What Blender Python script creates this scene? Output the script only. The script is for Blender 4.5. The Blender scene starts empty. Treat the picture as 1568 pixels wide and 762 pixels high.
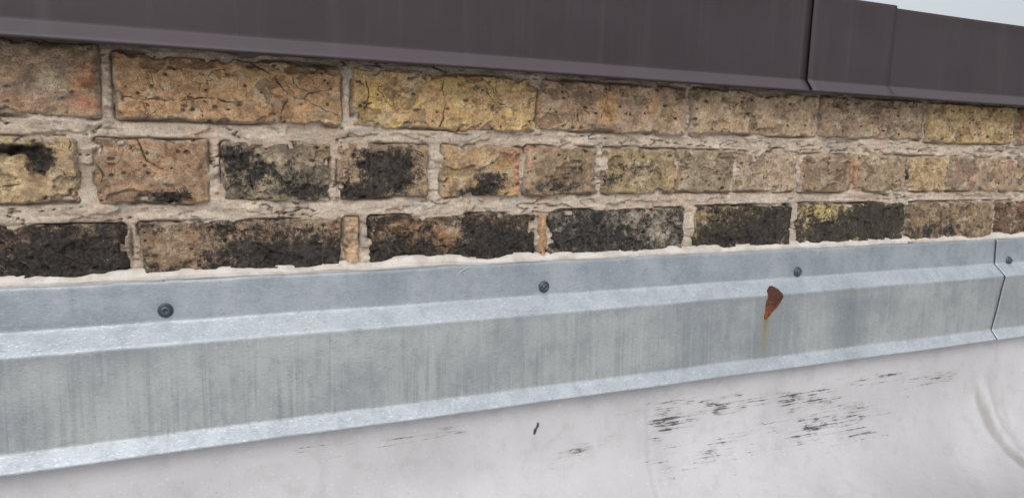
import bpy, bmesh, math, random
import numpy as np
from mathutils import Matrix, Vector
random.seed(4)
sc=bpy.context.scene
def lin(c):
    o=[]
    for v in c:
        v=v/255.
        o.append(v/12.92 if v<=0.04045 else ((v+0.055)/1.055)**2.4)
    return np.array(o)
# ---------- noise ----------
rng=np.random.RandomState(7)
PERM=rng.permutation(512)
ANG=rng.rand(512)*2*np.pi
def _g(ix,iy,s):
    return ANG[PERM[(PERM[(ix+s*37)&511]+iy)&511]]
def perlin(x,y,s=0):
    x=np.asarray(x,float);y=np.asarray(y,float)
    x=x+s*17.31; y=y+s*5.77
    ix=np.floor(x).astype(int);iy=np.floor(y).astype(int)
    fx=x-ix;fy=y-iy
    u=fx*fx*fx*(fx*(fx*6-15)+10);v=fy*fy*fy*(fy*(fy*6-15)+10)
    def d(a,b):
        g=_g(ix+a,iy+b,s);return np.cos(g)*(fx-a)+np.sin(g)*(fy-b)
    return ((d(0,0)*(1-u)+d(1,0)*u)*(1-v)+(d(0,1)*(1-u)+d(1,1)*u)*v)*1.5
def fbm(x,y,s=0,o=4,g=0.5):
    t=0;a=1;n=0
    for i in range(o):
        t=t+a*perlin(x*2**i,y*2**i,s+i);n+=a;a*=g
    return t/n
def ss(a,b,x):
    t=np.clip((x-a)/(b-a),0,1);return t*t*(3-2*t)
# ---------- mesh helpers ----------
def grid_mesh(name,P,attrs=None,cols=None,mat=None,smooth=True,flip=False):
    n,m=P.shape[:2]
    me=bpy.data.meshes.new(name)
    idx=np.arange(n*m).reshape(n,m)
    q=np.stack([idx[:-1,:-1],idx[1:,:-1],idx[1:,1:],idx[:-1,1:]],-1).reshape(-1,4)
    if flip:q=q[:,::-1]
    me.vertices.add(n*m);me.vertices.foreach_set("co",P.reshape(-1).astype(np.float32))
    me.loops.add(q.size);me.loops.foreach_set("vertex_index",q.reshape(-1).astype(np.int32))
    me.polygons.add(len(q));me.polygons.foreach_set("loop_start",(np.arange(len(q))*4).astype(np.int32))
    me.update(calc_edges=True)
    me.polygons.foreach_set("use_smooth",np.full(len(q),smooth))
    for k,a in (attrs or {}).items():
        at=me.attributes.new(k,'FLOAT','POINT');at.data.foreach_set("value",a.reshape(-1).astype(np.float32))
    for k,a in (cols or {}).items():
        at=me.attributes.new(k,'FLOAT_COLOR','POINT')
        c=np.ones((n*m,4),np.float32);c[:,:3]=a.reshape(-1,3);at.data.foreach_set("color",c.reshape(-1))
    ob=bpy.data.objects.new(name,me);sc.collection.objects.link(ob)
    if mat:me.materials.append(mat)
    return ob
def empty(name):
    e=bpy.data.objects.new(name,None);sc.collection.objects.link(e);e.empty_display_size=.1;return e
def par(o,p): o.parent=p;return o
def box(name,a,b,mat):
    bm=bmesh.new();bmesh.ops.create_cube(bm,size=1)
    for v in bm.verts:
        v.co=Vector([(a[i]+b[i])/2+v.co[i]*(b[i]-a[i]) for i in range(3)])
    me=bpy.data.meshes.new(name);bm.to_mesh(me);bm.free();me.materials.append(mat)
    o=bpy.data.objects.new(name,me);sc.collection.objects.link(o);return o
# ---------- node helpers ----------
class NT:
    def __init__(s,name):
        s.m=bpy.data.materials.new(name);s.m.use_nodes=True;s.t=s.m.node_tree
        s.b=s.t.nodes["Principled BSDF"];s.tc=s.t.nodes.new("ShaderNodeTexCoord").outputs["Object"]
    def link(s,a,b): s.t.links.new(a,b)
    def set(s,inp,v):
        if isinstance(v,bpy.types.NodeSocket): s.link(v,inp)
        elif isinstance(v,(tuple,list,np.ndarray)) and len(v)==3 and inp.type=='RGBA': inp.default_value=(*[float(k) for k in v],1)
        else: inp.default_value=v
    def map(s,scale,loc=(0,0,0)):
        n=s.t.nodes.new("ShaderNodeMapping");s.link(s.tc,n.inputs[0]);n.inputs["Scale"].default_value=scale;n.inputs["Location"].default_value=loc;return n.outputs[0]
    def noise(s,scale,detail=4,rough=.55,vec=None,dist=0):
        n=s.t.nodes.new("ShaderNodeTexNoise");s.link(vec or s.tc,n.inputs["Vector"])
        n.inputs["Scale"].default_value=scale;n.inputs["Detail"].default_value=detail;n.inputs["Roughness"].default_value=rough;n.inputs["Distortion"].default_value=dist
        return n.outputs[0]
    def voro(s,scale,feature='F1',vec=None,out=0):
        n=s.t.nodes.new("ShaderNodeTexVoronoi");n.feature=feature;s.link(vec or s.tc,n.inputs["Vector"]);n.inputs["Scale"].default_value=scale
        return n.outputs[out]
    def math(s,op,a,b=0,c=None,clamp=False):
        n=s.t.nodes.new("ShaderNodeMath");n.operation=op;n.use_clamp=clamp;s.set(n.inputs[0],a);s.set(n.inputs[1],b)
        if c is not None:s.set(n.inputs[2],c)
        return n.outputs[0]
    def ramp(s,v,a,b,lo=0.,hi=1.):
        n=s.t.nodes.new("ShaderNodeMapRange");n.interpolation_type='SMOOTHSTEP';s.set(n.inputs[0],v)
        n.inputs[1].default_value=a;n.inputs[2].default_value=b;n.inputs[3].default_value=lo;n.inputs[4].default_value=hi;return n.outputs[0]
    def mix(s,f,a,b,mode='MIX'):
        n=s.t.nodes.new("ShaderNodeMix");n.data_type='RGBA';n.blend_type=mode
        s.set(n.inputs[0],f);s.set(n.inputs[6],a);s.set(n.inputs[7],b);return n.outputs[2]
    def attr(s,name,col=False):
        n=s.t.nodes.new("ShaderNodeAttribute");n.attribute_name=name;return n.outputs["Color" if col else "Fac"]
    def bump(s,h,dist,strength=1.,nrm=None):
        n=s.t.nodes.new("ShaderNodeBump");s.link(h,n.inputs["Height"]);n.inputs["Distance"].default_value=dist;n.inputs["Strength"].default_value=strength
        if nrm:s.link(nrm,n.inputs["Normal"])
        return n.outputs[0]
    def out(s,col=None,rough=None,metal=None,nrm=None,spec=None):
        if col is not None:s.set(s.b.inputs["Base Color"],col)
        if rough is not None:s.set(s.b.inputs["Roughness"],rough)
        if metal is not None:s.set(s.b.inputs["Metallic"],metal)
        if nrm is not None:s.link(nrm,s.b.inputs["Normal"])
        if spec is not None:s.set(s.b.inputs["Specular IOR Level"],spec)
        return s.m
# ---------- materials ----------
MORT=lin((208,194,178))
def mat_brick():
    n=NT("old_brick")
    c=n.attr("bcol",True);soot=n.attr("soot");sm=n.attr("smear");pit=n.attr("pit")
    g1=n.noise(260,6,.78);g2=n.noise(900,3,.7);g3=n.noise(70,6,.72)
    v=n.math('MULTIPLY',n.math('MULTIPLY_ADD',g1,2.4,-.2),n.math('MULTIPLY_ADD',g3,2.0,.0))
    v=n.math('MULTIPLY',v,n.math('MULTIPLY_ADD',g2,1.7,.15))
    v=n.math('MULTIPLY_ADD',v,.88,.22)
    col=n.mix(1.,c,v,'MULTIPLY')
    gr=n.ramp(n.noise(90,7,.75,vec=n.map((1,1,1.4),(2,0,1))),.49,.61,0,.6)
    col=n.mix(gr,col,lin((118,98,80)))
    du=n.ramp(n.noise(130,8,.8,vec=n.map((.8,1,1.3),(5,1,3))),.53,.64,0,.65)
    col=n.mix(du,col,lin((212,192,166)))
    vo=n.voro(420);pm=n.ramp(vo,.08,.24,1,0);pm=n.math('MULTIPLY',pm,n.ramp(g3,.46,.58))
    pm=n.math('MAXIMUM',pm,n.ramp(pit,.3,.8,0,.9))
    col=n.mix(n.math('MULTIPLY',pm,.82),col,(.05,.035,.026))
    cr=n.math('ABSOLUTE',n.math('SUBTRACT',n.noise(24,3,.6,dist=.8),.5))
    crm=n.math('MULTIPLY',n.ramp(cr,.001,.0045,1,0),n.ramp(n.noise(16,1),.5,.56))
    col=n.mix(n.math('MULTIPLY',crm,.75),col,(.04,.03,.02))
    s1=n.math('ADD',sm,n.math('MULTIPLY_ADD',n.noise(120,6,.75),1.8,-.9))
    sf=n.ramp(s1,.40,.68)
    col=n.mix(n.math('MULTIPLY',sf,.8),col,MORT)
    s2=n.math('ADD',soot,n.math('MULTIPLY_ADD',n.noise(110,9,.8),2.1,-1.05))
    s2=n.math('ADD',s2,n.math('MULTIPLY_ADD',g2,.8,-.4))
    kf=n.ramp(s2,.38,.68)
    col=n.mix(n.math('MULTIPLY',kf,.94),col,n.mix(n.ramp(g1,.4,.65),(.008,.008,.009),(.065,.060,.056)))
    h=n.math('ADD',n.math('MULTIPLY',g1,1.),n.math('MULTIPLY',g3,1.5))
    h=n.math('SUBTRACT',h,n.math('MULTIPLY',pm,.6));h=n.math('SUBTRACT',h,n.math('MULTIPLY',crm,.8))
    nr=n.bump(h,.0034,1.)
    return n.out(col,n.ramp(kf,0,1,.92,.62),0,nr,.3)
def mat_mortar():
    n=NT("lime_mortar")
    g1=n.noise(260,6,.75);g3=n.noise(34,6,.7,vec=n.map((.6,1,1.8)));g2=n.noise(1000,2,.6)
    col=n.mix(n.ramp(g3,.38,.62),MORT*np.array([.80,.77,.74]),MORT*np.array([1.14,1.13,1.12]))
    col=n.mix(n.ramp(n.noise(18,5,.7),.5,.64,0,.8),col,lin((204,178,158)))
    col=n.mix(n.ramp(n.noise(26,5,.7,vec=n.map((1,1,1.5),(7,0,3))),.52,.64,0,.55),col,lin((170,162,152)))
    v=n.math('MULTIPLY',n.math('MULTIPLY_ADD',g1,1.4,.34),n.math('MULTIPLY_ADD',g2,.9,.58))
    col=n.mix(1.,col,v,'MULTIPLY')
    sp=n.ramp(n.voro(330),.10,.2,1,0);sp=n.math('MULTIPLY',sp,n.ramp(g1,.50,.56));col=n.mix(n.math('MULTIPLY',sp,.55),col,(.13,.10,.08))
    d=n.attr("dirt_dark");df=n.ramp(n.math('ADD',d,n.math('MULTIPLY_ADD',n.noise(150,7,.75),1.6,-.8)),.40,.85)
    col=n.mix(n.math('MULTIPLY',df,.78),col,(.12,.09,.07))
    h=n.math('ADD',g1,n.math('MULTIPLY',g3,1.5));h=n.math('ADD',h,n.math('MULTIPLY',g2,.3))
    return n.out(col,.95,0,n.bump(h,.0034,1.),.2)
def mat_galv():
    n=NT("galvanised_steel")
    sk=n.attr("skirt");br=n.attr("skylit");st=n.attr("stain");ru=n.attr("rust");dulled=n.attr("dulled")
    big=n.noise(9,6,.6);mid=n.noise(60,6,.65,vec=n.map((1,1,.7)));fine=n.noise(700,3,.7,vec=n.map((.45,1,1)))
    base=n.mix(n.ramp(big,.35,.65),lin((146,155,163)),lin((170,177,183)))
    skc=n.mix(n.ramp(big,.38,.62),lin((150,156,159)),lin((172,176,176)))
    col=n.mix(sk,base,skc)
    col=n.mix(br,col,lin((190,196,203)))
    col=n.mix(n.ramp(mid,.42,.7,0,.26),col,lin((112,120,128)))
    vs=n.noise(1,5,.6,vec=n.map((190,1,6)));vs2=n.noise(1,3,.6,vec=n.map((34,1,8)))
    f=n.math('MULTIPLY',n.ramp(vs,.44,.68),n.ramp(vs2,.3,.62));f=n.math('MULTIPLY',f,st)
    col=n.mix(n.math('MULTIPLY',f,.40),col,lin((114,118,118)))
    ps=n.ramp(n.noise(1,5,.7,vec=n.map((120,1,4),(4,0,2))),.5,.72,0,.35);col=n.mix(n.math('MULTIPLY',ps,sk),col,lin((192,197,198)))
    col=n.mix(n.math('MULTIPLY',dulled,.5),col,lin((104,116,122)))
    sp=n.ramp(fine,.54,.70);col=n.mix(n.math('MULTIPLY',sp,n.math('MULTIPLY_ADD',br,.55,.18)),col,(.85,.87,.90))
    dk=n.ramp(n.noise(500,3,.75,vec=n.map((.4,1,1.2),(3,0,0))),.52,.72);col=n.mix(n.math('MULTIPLY',dk,.36),col,lin((98,106,114)))
    rf=n.ramp(n.math('ADD',ru,n.math('MULTIPLY',n.math('MULTIPLY_ADD',n.noise(180,5,.7),1.,-.5),n.math('MINIMUM',n.math('MULTIPLY',ru,3.),1.))),.1,.9)
    col=n.mix(n.math('MULTIPLY',rf,.8),col,n.mix(n.ramp(ru,.65,1.1),lin((130,122,98)),lin((108,78,62))))
    r=n.math('MULTIPLY_ADD',mid,.25,.42)
    return n.out(col,r,n.math('MULTIPLY_ADD',rf,-.35,.38),n.bump(n.math('ADD',fine,mid),.0006,.35),.4)
def mat_coping():
    n=NT("dark_bronze_painted_metal")
    a=n.noise(6,4,.6);s=n.noise(1,4,.6,vec=n.map((60,1,2.5)));f=n.noise(900,2,.6)
    col=n.mix(n.ramp(a,.3,.7),lin((54,46,50)),lin((61,53,57)))
    col=n.mix(n.ramp(s,.5,.75,0,.12),col,lin((112,104,106)))
    sp=n.ramp(n.noise(350,4,.75),.66,.74,0,.22);col=n.mix(sp,col,lin((150,142,142)))
    hm=n.attr("hem_skylit");col=n.mix(n.math('MULTIPLY',hm,.42),col,lin((106,98,104)))
    return n.out(col,n.math('MULTIPLY_ADD',s,.15,.45),0,n.bump(f,.0003,.3),.32)
def mat_memb():
    n=NT("white_roof_membrane")
    a=n.noise(5,5,.6);b=n.noise(45,5,.65);f=n.noise(420,4,.7)
    col=n.mix(n.ramp(a,.35,.65),lin((181,180,182)),lin((195,194,196)))
    col=n.mix(n.ramp(b,.48,.7,0,.35),col,lin((163,160,161)))
    sp=n.ramp(n.noise(230,4,.75),.62,.74,0,.5);col=n.mix(sp,col,lin((122,118,116)))
    lt=n.ramp(n.noise(330,3,.7,vec=n.map((1,1,1),(9,0,0))),.6,.72,0,.5);col=n.mix(lt,col,lin((225,225,226)))
    sc_=n.attr("scuff");sk=n.noise(1,7,.72,vec=n.map((13,13,420)));br=n.noise(1,5,.75,vec=n.map((26,26,60)))
    k=n.math('ADD',n.math('MULTIPLY',sc_,.17),sk);k=n.math('ADD',k,n.math('MULTIPLY_ADD',br,.8,-.4))
    kf=n.math('MULTIPLY',n.ramp(k,.71,.76),n.ramp(sc_,.04,.25))
    ha=n.math('MULTIPLY',n.ramp(k,.58,.74,0,.4),n.ramp(sc_,.1,.6))
    col=n.mix(ha,col,lin((146,142,143)))
    col=n.mix(n.math('MULTIPLY',kf,.86),col,(.03,.03,.032))
    mk=n.attr("mark");col=n.mix(n.math('MULTIPLY',n.ramp(n.math('ADD',mk,n.math('MULTIPLY_ADD',n.noise(300,4,.7),.8,-.4)),.4,.6),.95),col,(.02,.02,.022))
    d=n.attr("dirt_dark");col=n.mix(n.math('MULTIPLY',n.ramp(n.math('ADD',d,n.math('MULTIPLY_ADD',n.noise(1,4,.6,vec=n.map((60,60,14))),1.,-.5)),.1,.9),.6),col,lin((124,117,112)))
    return n.out(col,n.math('MULTIPLY_ADD',b,.3,.22),0,n.bump(n.math('ADD',f,n.math('MULTIPLY',b,2)),.0006,.5),.5)
def mat_caulk():
    n=NT("pale_sealant")
    a=n.noise(60,5,.6);f=n.noise(500,4,.7)
    col=n.mix(n.ramp(a,.35,.65),lin((190,182,173)),lin((213,207,200)))
    col=n.mix(n.ramp(n.noise(140,7,.78),.55,.69,0,.55),col,lin((156,146,135)))
    return n.out(col,.55,0,n.bump(n.math('ADD',f,a),.0010,.5),.4)
def mat_rust():
    n=NT("rusted_iron");g=n.noise(250,6,.7);z=n.attr("orange")
    col=n.mix(n.ramp(n.math('ADD',z,n.math('MULTIPLY_ADD',g,1.4,-.7)),.4,1.0),lin((90,58,50)),lin((136,82,54)))
    col=n.mix(n.ramp(n.noise(500,4,.75),.48,.64),col,lin((60,42,38)))
    return n.out(col,.9,0,n.bump(g,.002,1.),.2)
def mat_screw():
    n=NT("dull_zinc_screw");g=n.noise(500,4,.6)
    return n.out(n.mix(g,lin((50,58,64)),lin((105,113,120))),.5,.6,n.bump(g,.0004,.4))
def mat_floor():
    n=NT("roof_surface");g=n.noise(120,6,.75);a=n.noise(2,4,.6);f=n.noise(500,3,.7)
    col=n.mix(n.ramp(a,.3,.7),lin((166,164,162)),lin((186,184,182)))
    col=n.mix(n.ramp(g,.45,.65,0,.6),col,lin((120,114,108)))
    return n.out(col,.8,0,n.bump(n.math('ADD',g,f),.001,.6))
MB=mat_brick();MM=mat_mortar();MG=mat_galv();MC=mat_coping();MR=mat_memb();MK=mat_caulk();MU=mat_rust();MS=mat_screw();MF=mat_floor()

# ---------- brick data (millimetres: along wall x, height z) ----------
GOLD=(190,148,100);YEL=(206,164,96);TAN=(184,146,112);PINK=(182,144,120);OR=(196,130,90);GRY=(152,136,120);BRN=(142,106,82);DK=(106,80,66)
B=[]
def b(x0,x1,z0,z1,m,a,c,s=0,sb=(),ab=(),chips=(),cracks=()): B.append((x0,x1,z0,z1,m,a,c,s,sb,ab,chips,cracks))
# course 1
b(-472,-272,500,561,PINK,TAN,OR)
b(-262,-57,499,563,(182,148,120),(156,130,112),OR,.06,[(.3,.75,.3,.15,.2)],[(.95,.4,.06,.5,.7),(.7,.2,.15,.15,.4)])
b(-46,154,499,558,(198,154,110),(178,136,96),(192,142,98),.06,[(.72,.4,.05,.3,.25),(.8,.35,.1,.1,.25)],[(.1,.2,.1,.1,.4),(.5,.15,.4,.1,.4)],[(.93,.97,.1,.08,5),(.3,.98,.2,.05,4)],
  [[(60,560),(87,545),(103,529),(118,524),(135,513),(150,510)],[(103,529),(99,515),(95,500)],[(-40,519),(-10,517),(25,521),(60,518)],[(118,524),(122,530),(136,533)]])
b(165,369,499,557,(204,162,112),(214,176,116),(216,174,96),.06,[(.85,.85,.12,.1,.3),(.95,.5,.05,.3,.15)],[(.12,.5,.1,.5,.8),(.55,.5,.1,.4,.5),(.4,.85,.1,.1,.6)],[(.45,.98,.12,.08,6),(.97,.9,.05,.1,5)],
  [[(262,558),(258,540),(263,525),(256,500)],[(178,548),(182,530),(176,515)]])
b(370,573,502,558,(172,140,116),(188,154,124),(200,150,98),.09,[(.42,.5,.03,.4,.2),(.85,.6,.1,.2,.15)],[(.45,.5,.08,.5,.8),(.75,.6,.06,.4,.6),(.25,.3,.06,.3,.4),(.02,.4,.04,.4,.6)],[],[[(455,558),(460,540),(452,520)]])
b(583,791,504,559,(182,152,124),(194,164,134),(204,166,118),.08,[(.55,.3,.06,.2,.15)],[(.3,.3,.15,.2,.4)],[(.05,.95,.06,.08,5)])
b(797,1002,505,560,(164,136,114),(180,152,126),(156,120,100),.12)
b(1010,1209,503,561,(188,154,108),(198,166,116),(206,168,98),.09,[(.1,.05,.3,.08,.3)])
b(1217,1420,502,560,(162,120,90),(150,114,88),OR,.12)
b(1431,1630,502,560,TAN,GOLD,OR);b(1641,1842,502,560,PINK,TAN,OR);b(1852,2050,502,560,GOLD,TAN,YEL);b(2060,2262,502,560,TAN,BRN,OR)
b(-682,-482,500,561,GOLD,TAN,OR)
# course 2 (headers)
b(-182,-77,425,482,(192,160,122),(202,172,126),(154,124,96),.1,[(.50,.80,.26,.09,1.),(.74,.62,.1,.16,1.),(.75,.1,.2,.1,.35)],[],[(.55,.76,.24,.08,13),(.74,.58,.09,.14,12),(.2,.2,.2,.12,3)],[[(-160,445),(-140,438),(-120,441)]])
b(-64,30,424,482,(184,142,108),(166,132,106),(198,138,100),.12,[(.62,.12,.22,.13,.75),(.8,.45,.07,.2,.3),(.2,.5,.1,.1,.3)],[(.7,.75,.2,.2,.5)],[(.97,.4,.07,.3,6),(.9,.9,.1,.1,5)],[[(-30,482),(-22,462),(-8,455)]])
b(41,143,424,481,(158,140,118),(132,118,102),(182,150,112),.28,[(.3,.5,.35,.25,.42),(.75,.2,.25,.2,.45),(.1,.85,.2,.2,.3)],[(.9,.85,.2,.2,.6),(.5,.05,.5,.07,.5)],[(.75,.25,.08,.1,6),(.5,.95,.4,.06,4)])
b(150,245,427,482,(158,130,106),(178,148,116),(156,112,90),.28,[(.6,.5,.28,.42,.75),(.2,.15,.2,.15,.6),(.25,.6,.2,.2,.3)],[(.03,.5,.05,.5,.7)],[(.08,.95,.1,.1,5)])
b(260,353,428,483,(200,162,106),(176,142,108),(200,140,102),.14,[(.6,.3,.28,.22,.6),(.35,.1,.3,.12,.6)],[(.93,.4,.07,.4,.8),(.8,.8,.2,.15,.5)])
b(358,450,429,484,(162,134,106),(148,122,98),(196,148,116),.18,[(.4,.18,.35,.2,.5),(.75,.55,.25,.1,.25)],[(.05,.5,.06,.5,.8),(.3,.95,.4,.08,.6)],[(.03,.9,.06,.12,6)])
b(462,565,430,484,(180,154,110),(160,136,106),(196,158,104),.24,[(.5,.55,.4,.25,.25),(.1,.3,.1,.2,.4)],[(.6,.1,.4,.1,.5)])
b(567,657,431,484,(166,144,118),(152,132,108),(192,140,106),.15,[(.8,.6,.15,.2,.2)],[(.03,.5,.05,.5,.8)])
b(662,765,431,483,(190,162,138),(176,150,128),(200,162,124),.05,[],[(.5,.5,.3,.2,.3)],[(.5,.97,.5,.05,4)])
b(770,866,430,482,(162,134,110),(146,120,100),(190,134,102),.14,[(.4,.4,.3,.2,.15)],[(.96,.5,.06,.5,.8),(.05,.7,.06,.3,.6)])
b(871,972,430,482,(172,148,122),(160,134,108),(194,138,104),.13,[(.95,.2,.05,.2,.3)],[(.03,.5,.04,.5,.8)])
b(974,1068,430,482,(190,158,118),(200,168,124),(176,144,108),.14,[(.05,.5,.06,.4,.5)])
b(1072,1129,430,482,(158,128,108),(146,120,102),(190,130,98),.16,[],[(.9,.5,.2,.5,.6)])
b(1132,1223,429,481,(166,136,114),(182,150,124),(190,136,102),.14,[(.4,.4,.2,.1,.25)],[(.96,.5,.06,.5,.8)])
x=1230
while x<2250:
    b(x,x+96,429,481,*random.choice([(TAN,GRY,OR),(PINK,TAN,OR),(GOLD,TAN,YEL)]),.1);x+=106
b(-290,-193,425,482,TAN,PINK,OR,.1);b(-396,-300,425,482,GOLD,TAN,OR,.1);b(-502,-406,425,482,PINK,TAN,OR,.2);b(-608,-512,425,482,TAN,GRY,OR)
# course 3
b(-464,-262,348,406,BRN,DK,OR,.5)
b(-252,-42,348,405,(148,112,86),(120,92,74),(166,120,88),.62,[(.8,.45,.3,.35,.3),(.3,.75,.2,.15,-.2)],[(.5,.95,.5,.06,.5)])
b(-32,153,348,406,(154,122,96),(172,144,116),(178,130,94),.52,[(.75,.4,.35,.3,.4),(.15,.6,.15,.4,-.3),(.3,.3,.2,.3,.15),(.1,.1,.1,.15,.35)],[(.35,.8,.3,.15,.5),(.97,.8,.05,.2,.6)])
b(156,172,352,407,(206,164,128),(214,180,146),(196,144,106),-.1)
b(182,374,350,408,(142,110,80),(118,92,70),(172,124,82),.6,[(.2,.3,.25,.25,.25),(.8,.4,.25,.3,.3),(.45,.6,.08,.3,-.3)],[(.45,.6,.15,.3,.6),(.15,.8,.2,.2,.5)])
b(378,389,356,408,(200,154,112),(192,144,106),OR,-.1)
b(392,583,352,411,(140,130,120),(164,152,140),(182,150,98),.64,[(.3,.5,.25,.3,.2),(.8,.55,.15,.3,-.22),(.5,.8,.2,.15,-.15)],[(.2,.97,.3,.06,.6),(.75,.95,.2,.06,.5)])
b(599,760,352,413,(142,112,82),(180,150,98),(192,158,104),.62,[(.7,.5,.25,.4,.3),(.25,.35,.2,.2,.25),(.05,.8,.1,.2,-.2)],[(.3,.9,.2,.1,.7)])
b(775,984,352,414,(182,156,114),(210,182,122),(214,188,116),.55,[(.7,.6,.3,.35,.6),(.3,.3,.3,.25,.35),(.2,.85,.15,.12,-.15),(.5,.4,.05,.3,-.3)],[(.15,.9,.2,.12,.8),(.5,.55,.08,.3,.5)])
b(989,1188,352,414,(148,120,94),(164,136,104),(182,138,98),.4,[(.3,.3,.3,.2,.25),(.8,.7,.2,.2,-.1)])
b(1197,1400,352,413,(128,94,74),(114,88,72),OR,.42)
b(1411,1610,352,413,BRN,DK,OR,.4);b(1620,1822,352,413,BRN,TAN,OR,.5);b(1832,2030,352,413,BRN,DK,OR,.4);b(2040,2240,352,413,BRN,DK,OR,.3)
b(-672,-474,348,405,BRN,DK,OR,.5)
wall=empty("brick_wall")
def rbox(X,Z,cx,cz,hx,hz,r):
    qx=np.abs(X-cx)-hx+r;qz=np.abs(Z-cz)-hz+r
    return np.hypot(np.maximum(qx,0),np.maximum(qz,0))+np.minimum(np.maximum(qx,qz),0)-r
def polydist(X,Z,pl):
    D=np.full_like(X,9.)
    for (ax,az),(bx,bz) in zip(pl[:-1],pl[1:]):
        ax,az,bx,bz=ax/1000,az/1000,bx/1000,bz/1000
        t=np.clip(((X-ax)*(bx-ax)+(Z-az)*(bz-az))/((bx-ax)**2+(bz-az)**2),0,1)
        D=np.minimum(D,np.hypot(X-ax-t*(bx-ax),Z-az-t*(bz-az)))
    return D
rr=np.random.RandomState(11)
k=0
for (x0,x1,z0,z1,m,a,c,s,sb,ab,chips,cracks) in B:
    k+=1
    vis = -260<x0<1300
    e=.0010 if (x1-x0)>30 else .0006
    X0,X1,Z0,Z1=[v/1000. for v in (x0,x1,z0,z1)];X0-=e;X1+=e;Z0-=e;Z1+=e
    sp=.0010 if vis else .0025
    xs=np.arange(X0-.002,X1+.002,sp);zs=np.arange(Z0-.002,Z1+.002,sp)
    X,Z=np.meshgrid(xs,zs,indexing='ij');sd=k*3
    wx=.0018*fbm(X*38,Z*38,sd,4)*2;wz=.0020*fbm(X*26,Z*34,sd+5,4)*2
    tilt=rr.uniform(-.010,.010)
    d=-rbox(X+wx+(Z-(Z0+Z1)/2)*tilt*2,Z+wz+(X-(X0+X1)/2)*tilt,(X0+X1)/2,(Z0+Z1)/2,(X1-X0)/2,(Z1-Z0)/2,.0035)
    if x1-x0>30: d=d-.0065*ss(.16,.42,fbm(X*46,Z*46,sd+9,4))
    y=.014*(1-np.clip(d/.0038,0,1))**2.4
    y=y+.0018*fbm(X*22,Z*30,sd+2,5)+.0008*fbm(X*120,Z*120,sd+3,3)
    y=y+rr.uniform(-.0026,.0004)+(X-(X0+X1)/2)*rr.uniform(-.012,.012)
    spl=ss(.20,.24,fbm(X*26,Z*40,sd+20,4));y=y+spl*.0024
    u=(X-X0)/(X1-X0);v=(Z-Z0)/(Z1-Z0)
    for (cu,cv,ru,rv,dp) in chips:
        g=np.exp(-(((u-cu+.08*fbm(X*50,Z*50,sd+31))/ru)**2+((v-cv+.2*fbm(X*50,Z*50,sd+32))/rv)**2)**1.5);y=y+g*dp/1000.
    pit=np.zeros_like(X)
    for _ in range(int((x1-x0)*(z1-z0)/1000*5.5)):
        px_,pz_=rr.uniform(X0,X1),rr.uniform(Z0,Z1);r_=.0006+.0016*rr.rand()**3;an=rr.uniform(.4,1)
        i0=max(0,int((px_-.006-xs[0])/sp));i1=int((px_+.006-xs[0])/sp)+1
        G=np.exp(-(((X[i0:i1]-px_)*an/r_)**2+((Z[i0:i1]-pz_)/r_)**2));pit[i0:i1]=np.maximum(pit[i0:i1],G*min(1,r_/.0011))
    for pl in cracks:
        wx2=X+.0030*fbm(X*70,Z*70,sd+41,3);wz2=Z+.0030*fbm(X*70,Z*70,sd+42,3)
        pit=np.maximum(pit,np.exp(-(polydist(wx2,wz2,pl)/.00075)**2)*(.85+.7*fbm(X*60,Z*60,sd+43,2)))
    rc=np.exp(-(fbm(X*18,Z*22,sd+51,4)/.009)**2)*ss(.12,.3,fbm(X*14,Z*20,sd+55,2));pit=np.maximum(pit,rc*.7)
    y=y+pit*.0022
    soot=np.full_like(X,float(s))
    for (cu,cv,ru,rv,st) in sb: soot+=st*np.exp(-(((u-cu)/ru)**2+((v-cv)/rv)**2))
    soot+=.2*fbm(X*25,Z*25,sd+7,4)
    acc=np.zeros_like(X)
    for (cu,cv,ru,rv,st) in ab: acc+=st*np.exp(-(((u-cu)/ru)**2+((v-cv)/rv)**2))
    acc=np.clip(ss(.15,.8,acc+.35*fbm(X*60,Z*60,sd+13,4)),0,1)
    n1=ss(-.25,.25,fbm(X*28,Z*55,sd+4,5))[...,None]
    cm=lin(m);ca=lin(a);cc=lin(c)
    col=cm*(1-n1)+ca*n1
    col=col*(1-acc[...,None])+cc*acc[...,None]
    n2=ss(.1,.35,fbm(X*45,Z*70,sd+15,5))[...,None]*.5
    col=col*(1-n2)+lin((126,100,78))*n2
    n3=ss(.1,.35,fbm(X*35,Z*60,sd+16,5))[...,None]*.45
    col=col*(1-n3)+lin((210,188,158))*n3
    col=col*(1-.3*spl[...,None])
    tot=col.mean(axis=-1,keepdims=True);col=np.clip((tot+(col-tot)*.84)*1.10*np.array([.98,1.0,.95]),0.005,1)
    smear=np.exp(-np.clip(d,0,1)/.0040)*.8+.22*fbm(X*20,Z*20,sd+8,3)
    P=np.stack([X,y,Z],-1)
    par(grid_mesh("brick_%d"%k,P,{"soot":soot,"smear":smear,"pit":pit},{"bcol":col},MB),wall)
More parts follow.
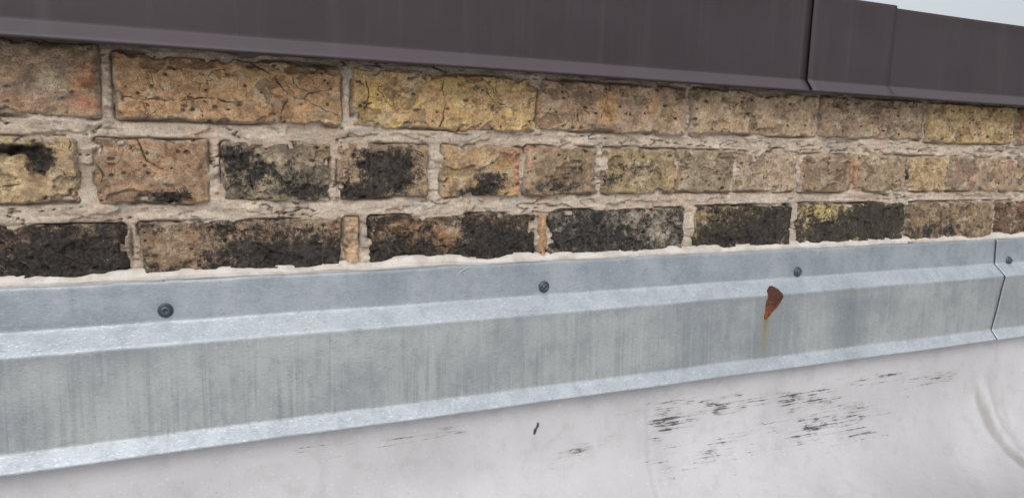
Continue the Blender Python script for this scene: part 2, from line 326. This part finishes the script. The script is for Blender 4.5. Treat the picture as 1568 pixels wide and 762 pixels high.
# mortar
xs=np.arange(-.69,2.27,.0015);zs=np.arange(.335,.600,.0012)
X,Z=np.meshgrid(xs,zs,indexing='ij')
D=np.full_like(X,1.)
for q in B:
    X0,X1,Z0,Z1=[v/1000. for v in q[:4]]
    i0=max(0,int((X0-.03+.69)/.0015));i1=int((X1+.03+.69)/.0015)+1
    D[i0:i1]=np.minimum(D[i0:i1],rbox(X[i0:i1],Z[i0:i1],(X0+X1)/2,(Z0+Z1)/2,(X1-X0)/2,(Z1-Z0)/2,.0035))
y=.0040+.0022*fbm(X*16,Z*50,91,4)+.0012*fbm(X*90,Z*170,95,4)
ter=fbm(X*18,Z*48,141,5);y=y+.0030*ss(.02,.05,ter)-.0018*ss(.20,.23,fbm(X*15,Z*40,147,5))
gap=np.exp(-((D+.0004)/.0016)**2)*ss(-.08,.14,fbm(X*14,Z*26,97,3))
y=y+gap*.013
crk=np.exp(-(fbm(X*9,Z*45,131,4)/.014)**2)*ss(.0,.15,fbm(X*8,Z*20,135,2))*ss(-.001,.002,D);y=y+crk*.006
ledge=ss(.0,.3,fbm(X*10,Z*14,103,3))*np.exp(-((D-.004)/.005)**2);y=y-ledge*.0016
vg=(np.exp(-((X+.038+.002*fbm(Z*40,Z*0,3))/.002)**2)*ss(.36,.38,Z)*ss(.405,.395,Z))
y=y+vg*.012
y=y+ss(-.006,-.010,D)*.016
rim=ss(.559,.566,Z)*0.002;y=y+rim
dirt_dark=gap*.6+crk*.7+.25*fbm(X*14,Z*30,105,4)+vg*.6+ss(.556,.566,Z)*.1+.16*ss(.02,.05,ter)  # darker in gaps, cracks, recessed patches and towards the coping, with random mottling
par(grid_mesh("mortar",np.stack([X,y,Z],-1),{"dirt_dark":dirt_dark},None,MM),wall)
par(box("wall_core",(-.685,.03,-.02),(2.265,.26,.655),MM),wall)

# ---------- profile sweep ----------
def resample(pts,step,sm=1):
    pts=np.array(pts,float);seg=np.hypot(*np.diff(pts,axis=0).T);s=np.concatenate([[0],np.cumsum(seg)])
    t=np.linspace(0,s[-1],int(s[-1]/step)+1);p=np.stack([np.interp(t,s,pts[:,0]),np.interp(t,s,pts[:,1])],-1)
    for _ in range(sm):
        q=p.copy();q[1:-1]=(p[:-2]+2*p[1:-1]+p[2:])/4;p=q
    return p,t
def flashing(name,xa,xb,yo,seed):
    prof=[(.001+yo,.3525),(-.0035+yo,.3525),(-.0045+yo,.3515),(-.0045+yo,.3135),(-.0215+yo,.2965),(-.0245+yo,.2112),(-.0355+yo,.1985),(-.036+yo,.1968),(-.034+yo,.1962),(-.022+yo,.206)]
    p,t=resample(prof,.0012,3)
    z=p[:,1];n=700 if seed==21 else 300
    U=np.linspace(0,1,n);xl=xa(z);xr_=xb(z)
    X=xl[None,:]+(xr_-xl)[None,:]*U[:,None]
    Zb=np.repeat(z[None],n,0);Y=np.repeat(p[:,0][None],n,0)
    skirtm=ss(.298,.28,Zb)
    Y=Y+skirtm*(.0020*fbm(X*3,Zb*8,21,2))+.0006*fbm(X*9,Zb*20,22,3)
    Zw=Zb+.0012*fbm(X*4,X*0,23,2)*ss(.34,.30,Zb)+.0007*fbm(X*11,X*0+3,24,2)
    Zw=Zw+.0008*ss(.05,.3,fbm(X*25,X*0,25,2))*ss(.345,.352,Zb)
    for sx in (-.012,.385,.776,1.230):
        Y=Y+.0014*np.exp(-(((X-sx)/.012)**2+((Zb-.3235)/.010)**2))
    Pm=np.stack([X,Y,Zw],-1)
    skirt=ss(.2975,.294,Zb)*ss(.207,.2125,Zb)
    skylit=(ss(.3155,.3125,Zb)*ss(.2945,.298,Zb)+ss(.2135,.209,Zb))  # sky brightness painted onto the upward-facing slope and bottom kick-out
    skylit=np.clip(skylit,0,1)*(.75+.5*fbm(X*20,Zb*60,seed+7,4))
    stain=skirt*(ss(.292,.235,Zb)*.9+.15)*ss(.9,.1,X)+skirt*.35
    g=lambda cx,cz,rx,rz:np.exp(-(((X-cx)/rx)**2+((Zb-cz)/rz)**2))
    dulled=.5*np.clip(fbm(X*3.5,Zb*14,seed+9,4),0,1)+g(.86,.255,.03,.05)*.8+g(.75,.27,.035,.03)*.5+g(.70,.225,.03,.03)*.4
    dulled=dulled+ss(.285,.295,Zb)*skirt*.35+.35*np.exp(-((X-.155-(Zb-.33)*.1)/.0015)**2)*ss(.32,.345,Zb)+.5*np.exp(-((X+.088)/.002)**2)*ss(.318,.33,Zb)  # darker blue-grey along the skirt top, plus thin vertical lines
    for sx in (-.012,.385,.776,1.230): dulled=dulled+.3*g(sx,.3225,.011,.010)+.35*np.exp(-((X-sx)/.004)**2)*ss(.297,.312,Zb)*ss(.324,.318,Zb)  # darker blue-grey around and below each screw
    xr=.709+(Zb-.265)*.03
    rust=.60*np.exp(-((X-xr)/.0065)**2)*ss(.198,.280,Zb)*ss(.300,.280,Zb)+.40*np.exp(-((X-xr+.002)/.018)**2)*ss(.200,.225,Zb)*ss(.30,.26,Zb)
    rust=rust+.9*g(.864,.2945,.005,.0022)+.26*np.exp(-((X-.858)/.010)**2)*ss(.21,.24,Zb)*ss(.292,.27,Zb)+.8*g(.722,.290,.015,.012)
    return grid_mesh(name,Pm,{"skirt":skirt,"skylit":skylit,"stain":stain,"rust":rust,"dulled":np.clip(dulled,0,1)},None,MG)
fl=empty("metal_flashing")
def xe1(z): return np.interp(z,[.196,.209,.2936,.3135,.352],[1.1805,1.1785,1.2005,1.1965,1.1925])
K=lambda v:(lambda z:np.full_like(z,v))
f1=par(flashing("flashing_sheet",K(-.69),K(1.27),0,21),fl)
f2=par(flashing("flashing_sheet_lapped",xe1,K(2.27),-.0030,41),fl)
for f_ in (f1,f2):
    md=f_.modifiers.new("th",'SOLIDIFY');md.thickness=.0008;md.offset=0

# ---------- sealant bead ----------
n=1500;m=26
xs=np.linspace(-.69,2.27,n);th=np.linspace(0,1,m)
X=np.repeat(xs[:,None],m,1);T=np.repeat(th[None],n,0)
zt=.3634+.0026*fbm(X*7,X*0,51,4)+.0022*ss(.1,.4,fbm(X*16,X*0,52,2))-.0030*ss(.15,.45,fbm(X*12,X*0+9,58,2))
zt=zt-.004*np.exp(-((X-.30)/.03)**2)+.003*np.exp(-((X-.23)/.03)**2)
zb=.3502+.0012*fbm(X*6,X*0,53,3)
Zc=zb+(zt-zb)*T
pr=np.sin(np.pi*np.clip(T,0,1)**.8)**.6
Y=.003-(.0070+.0018*fbm(X*7,X*0,54,3))*pr
Y=Y-.0008*fbm(X*16,T*7+X*10,56,4)
bead=grid_mesh("sealant_bead",np.stack([X,Y,Zc+.0004*fbm(X*60,T*4,59,2)],-1),None,None,MK)
cu=bpy.data.curves.new("strand",'CURVE');cu.dimensions='3D';cu.bevel_depth=.00045;cu.bevel_resolution=2
sp_=cu.splines.new('NURBS');pts=[(.294,-.0062,.3525),(.286,-.0066,.350),(.279,-.0064,.346),(.2755,-.0060,.341)]
sp_.points.add(len(pts)-1)
for q,pv in zip(sp_.points,pts): q.co=(*pv,1);q.radius=1
sp_.points[-1].radius=.4
sp_.use_endpoint_u=True;sp_.order_u=3;cu.materials.append(MK)
so_=bpy.data.objects.new("sealant_strand",cu);sc.collection.objects.link(so_);so_.parent=bead

# ---------- screws ----------
def screw(x,z,y,rot):
    bm=bmesh.new();N=40
    pr=[(.0068,.0015),(.0068,-.0003),(.0064,-.0009),(.0050,-.0012),(.0048,-.0022),(.0045,-.0034),(.0038,-.0042),(.0027,-.0046),(.0021,-.0046),(.0019,-.0028),(.0,-.0028)]
    rings=[]
    for r,yy in pr[:-1]:
        rings.append([bm.verts.new((r*math.cos(2*math.pi*i/N)*(1-.18*(r<.0022)*abs(math.sin(math.pi*i/N*6+rot))),yy,r*math.sin(2*math.pi*i/N)*(1-.18*(r<.0022)*abs(math.sin(math.pi*i/N*6+rot))))) for i in range(N)])
    c=bm.verts.new((0,pr[-1][1],0))
    for a_,b_ in zip(rings[:-1],rings[1:]):
        for i in range(N): bm.faces.new((a_[i],a_[(i+1)%N],b_[(i+1)%N],b_[i]))
    for i in range(N): bm.faces.new((rings[-1][i],rings[-1][(i+1)%N],c))
    bmesh.ops.recalc_face_normals(bm,faces=bm.faces)
    me=bpy.data.meshes.new("screw");bm.to_mesh(me);bm.free();me.materials.append(MS)
    for p in me.polygons:p.use_smooth=True
    o=bpy.data.objects.new("screw",me);sc.collection.objects.link(o);o.location=(x,y,z);o.rotation_euler=(rr.uniform(-.1,.1),rot,rr.uniform(-.1,.1))
for i,(x_,z_) in enumerate([(-.012,.3244),(.385,.3233),(.776,.3213),(1.230,.3175)]): screw(x_,z_,-.0046 if i<3 else -.0076,i*.7)

# ---------- rusted clip ----------
us=np.linspace(0,1,70);vs=np.linspace(-1,1,50)
U,V=np.meshgrid(us,vs,indexing='ij')
zc=.3065-.042*U
xl=np.interp(U,[0,.12,.3,.6,1],[.7190,.7105,.7080,.7060,.7050])
xr=np.interp(U,[0,.12,.3,.6,1],[.7250,.7330,.7365,.7280,.7090])
Xr=(xl+xr)/2+V*(xr-xl)/2+.0016*fbm(U*7,V*2,62,4)
base=np.interp(zc,[.211,.2965,.3135],[-.0247,-.0217,-.0047])
bul=np.interp(U,[0,.2,.32,.6,1],[.0012,.0055,.0060,.0035,.0012])
Yr=base-.0006-bul*(1-np.abs(V)**2.5)**.8*(1+.35*fbm(Xr*220,zc*220,63,4))+.0014*np.abs(V)**6
grid_mesh("rusted_iron_clip",np.stack([Xr,Yr,zc],-1),{"orange":np.clip(U*1.1-.1+.3*np.abs(V),0,1.2)},None,MU,flip=True)

# ---------- coping ----------
cop=empty("metal_coping")
def coping(name,xa,xb,off,seed):
    prof=[(-.006,.5632),(-.034,.5628),(-.0405-off,.5615),(-.041-off,.5625),(-.0315-off,.5740),(-.0305-off,.5752),(-.0300-off,.6765),(-.0290-off,.6778+off),(.275,.6700+off),(.278,.600)]
    p,t=resample(prof,.0015,1)
    n=max(12,int((xb-xa)/.01))
    X=np.repeat(np.linspace(xa,xb,n)[:,None],len(p),1);Y=np.repeat(p[:,0][None],n,0);Zp=np.repeat(p[:,1][None],n,0)
    hem_skylit=ss(.5755,.574,Zp)*(Y<-.01)  # lip tilts upward; its extra sky light is mixed into the colour
    Y=Y+.0011*fbm(X*2.5,Zp*9,seed,3)*ss(.575,.6,Zp)*ss(.675,.66,Zp)
    Zp=Zp+.0010*fbm(X*2.,X*0,seed+3,2)
    o=grid_mesh(name,np.stack([X,Y,Zp],-1),{"hem_skylit":hem_skylit},None,MC,flip=True)
    mm=o.modifiers.new("th",'SOLIDIFY');mm.thickness=.0009;mm.offset=0
    return par(o,cop)
coping("coping_length",-.69,.7285,0,71)
coping("joint_cover",.7325,.8800,.0022,74)
coping("coping_length_b",.872,2.27,-.0010,77)
coping("joint_backing",.70,.76,-.0035,78)

# ---------- membrane ----------
prof=[(-.006,.235),(-.014,.19),(-.016,.14)]
for i in range(1,25):
    a_=math.pi/2*i/24;prof.append((-.016-.135*(1-math.cos(a_)),.14-.135*math.sin(a_)))
prof+=[(-.20,.004),(-.42,.003)]
p,t=resample(prof,.0035,4)
n=760
X=np.repeat(np.linspace(-.69,2.27,n)[:,None],len(p),1);Y=np.repeat(p[:,0][None],n,0);Zm=np.repeat(p[:,1][None],n,0)
S=np.repeat(t[None],n,0)
cove=ss(.17,.08,Zm)
h=.003*fbm(X*3,S*6,81,3)+.0006*fbm(X*20,S*20,82,3)
h=h+cove*(.010*np.exp(-((X-1.175-.1*S)/.018)**2)-.008*np.exp(-((X-1.225)/.02)**2)+.010*np.exp(-((X-1.30)/.03)**2)-.005*np.exp(-((X-1.08)/.04)**2))
h=h+.0012*np.exp(-((X-.530)/.0018)**2)-.0012*np.exp(-((X-.5345)/.003)**2)
ang=np.clip((.14-Zm)/.135,0,1)
Y=Y-h*np.sqrt(1-ang**2*.999);Zm2=Zm+h*ang
g=lambda cx,cz,rx,rz,sl=0:np.exp(-(((X-cx)/rx)**2+((Zm-cz-(X-cx)*sl)/rz)**2))
scuff=1.0*g(.72,.147,.15,.014,-.08)+.85*g(.58,.143,.05,.022)+.8*g(.43,.118,.06,.010,.12)+.6*g(.13,.16,.02,.004)+.85*g(.94,.152,.07,.010)+.9*g(1.07,.138,.06,.012)+.6*g(.55,.12,.02,.05)+.55*g(.25,.165,.06,.010)+.6*g(.80,.105,.14,.025)+.45*g(.1,.17,.2,.006)+.5*g(.62,.08,.08,.02)+.4*g(.9,.09,.15,.03)
scuff=scuff*(1+.6*fbm(X*14,S*30,85,4))
mark=1.2*np.exp(-(((X-.377+(Zm-.158)*-.35)/.0022)**2+((Zm-.156)/.009)**2))+.6*np.exp(-((X-.5315-.002*fbm(S*30,S*0,88,3))/.0012)**2)*ss(.0,.25,fbm(S*40,X*3,87,3))*ss(.19,.16,Zm)
dirt_dark=cove*(.85*np.exp(-((X-1.165-.12*(.14-Zm))/.010)**2)+.35*np.exp(-((X-1.235)/.02)**2)+.35*np.exp(-((X-1.30)/.015)**2))+ss(.015,.0,Zm)*.3*ss(.9,1.2,X)
grid_mesh("roof_membrane",np.stack([X,Y,Zm2],-1),{"scuff":np.clip(scuff,0,1.3),"mark":mark,"dirt_dark":dirt_dark},None,MR,flip=True)
# floor
bm=bmesh.new()
vs_=[bm.verts.new(c) for c in ((-300,-300,0),(300,-300,0),(300,300,0),(-300,300,0))];bm.faces.new(vs_)
me=bpy.data.meshes.new("ground");bm.to_mesh(me);bm.free();me.materials.append(MF)
o=bpy.data.objects.new("ground",me);sc.collection.objects.link(o)

# ---------- world / light ----------
w=bpy.data.worlds.new("World");sc.world=w;w.use_nodes=True;t=w.node_tree
bg=t.nodes["Background"];sky=t.nodes.new("ShaderNodeTexSky");sky.sky_type='NISHITA';sky.sun_disc=False
EL,AZ=math.radians(42),math.radians(200)
sky.sun_elevation=EL;sky.sun_rotation=AZ;sky.air_density=1.;sky.dust_density=3.;sky.ozone_density=1.
hs=t.nodes.new("ShaderNodeHueSaturation");hs.inputs["Saturation"].default_value=.3
t.links.new(sky.outputs[0],hs.inputs["Color"]);t.links.new(hs.outputs[0],bg.inputs[0]);bg.inputs[1].default_value=.15
sd=bpy.data.lights.new("sun",'SUN');sd.energy=.85;sd.angle=math.radians(35);sd.color=(1,.99,.97)
so=bpy.data.objects.new("sun",sd);sc.collection.objects.link(so)
dirv=Vector((math.sin(AZ)*math.cos(EL),math.cos(AZ)*math.cos(EL),math.sin(EL)))
so.rotation_euler=dirv.to_track_quat('Z','Y').to_euler();so.location=(0,-3,3)
# ---------- camera ----------
cd=bpy.data.cameras.new("camera");cd.sensor_width=36;cd.lens=1132/1568*36;cd.clip_start=.01;cd.clip_end=1000
co=bpy.data.objects.new("camera",cd);sc.collection.objects.link(co)
M=Matrix(((.9103,.0368,-.4123,0),(-.41275,.15621,-.89734,-.75),(.03142,.98704,.15737,.5),(0,0,0,1)))
co.matrix_world=M;sc.camera=co
sc.view_settings.view_transform='Standard';sc.view_settings.look='None';sc.view_settings.exposure=0
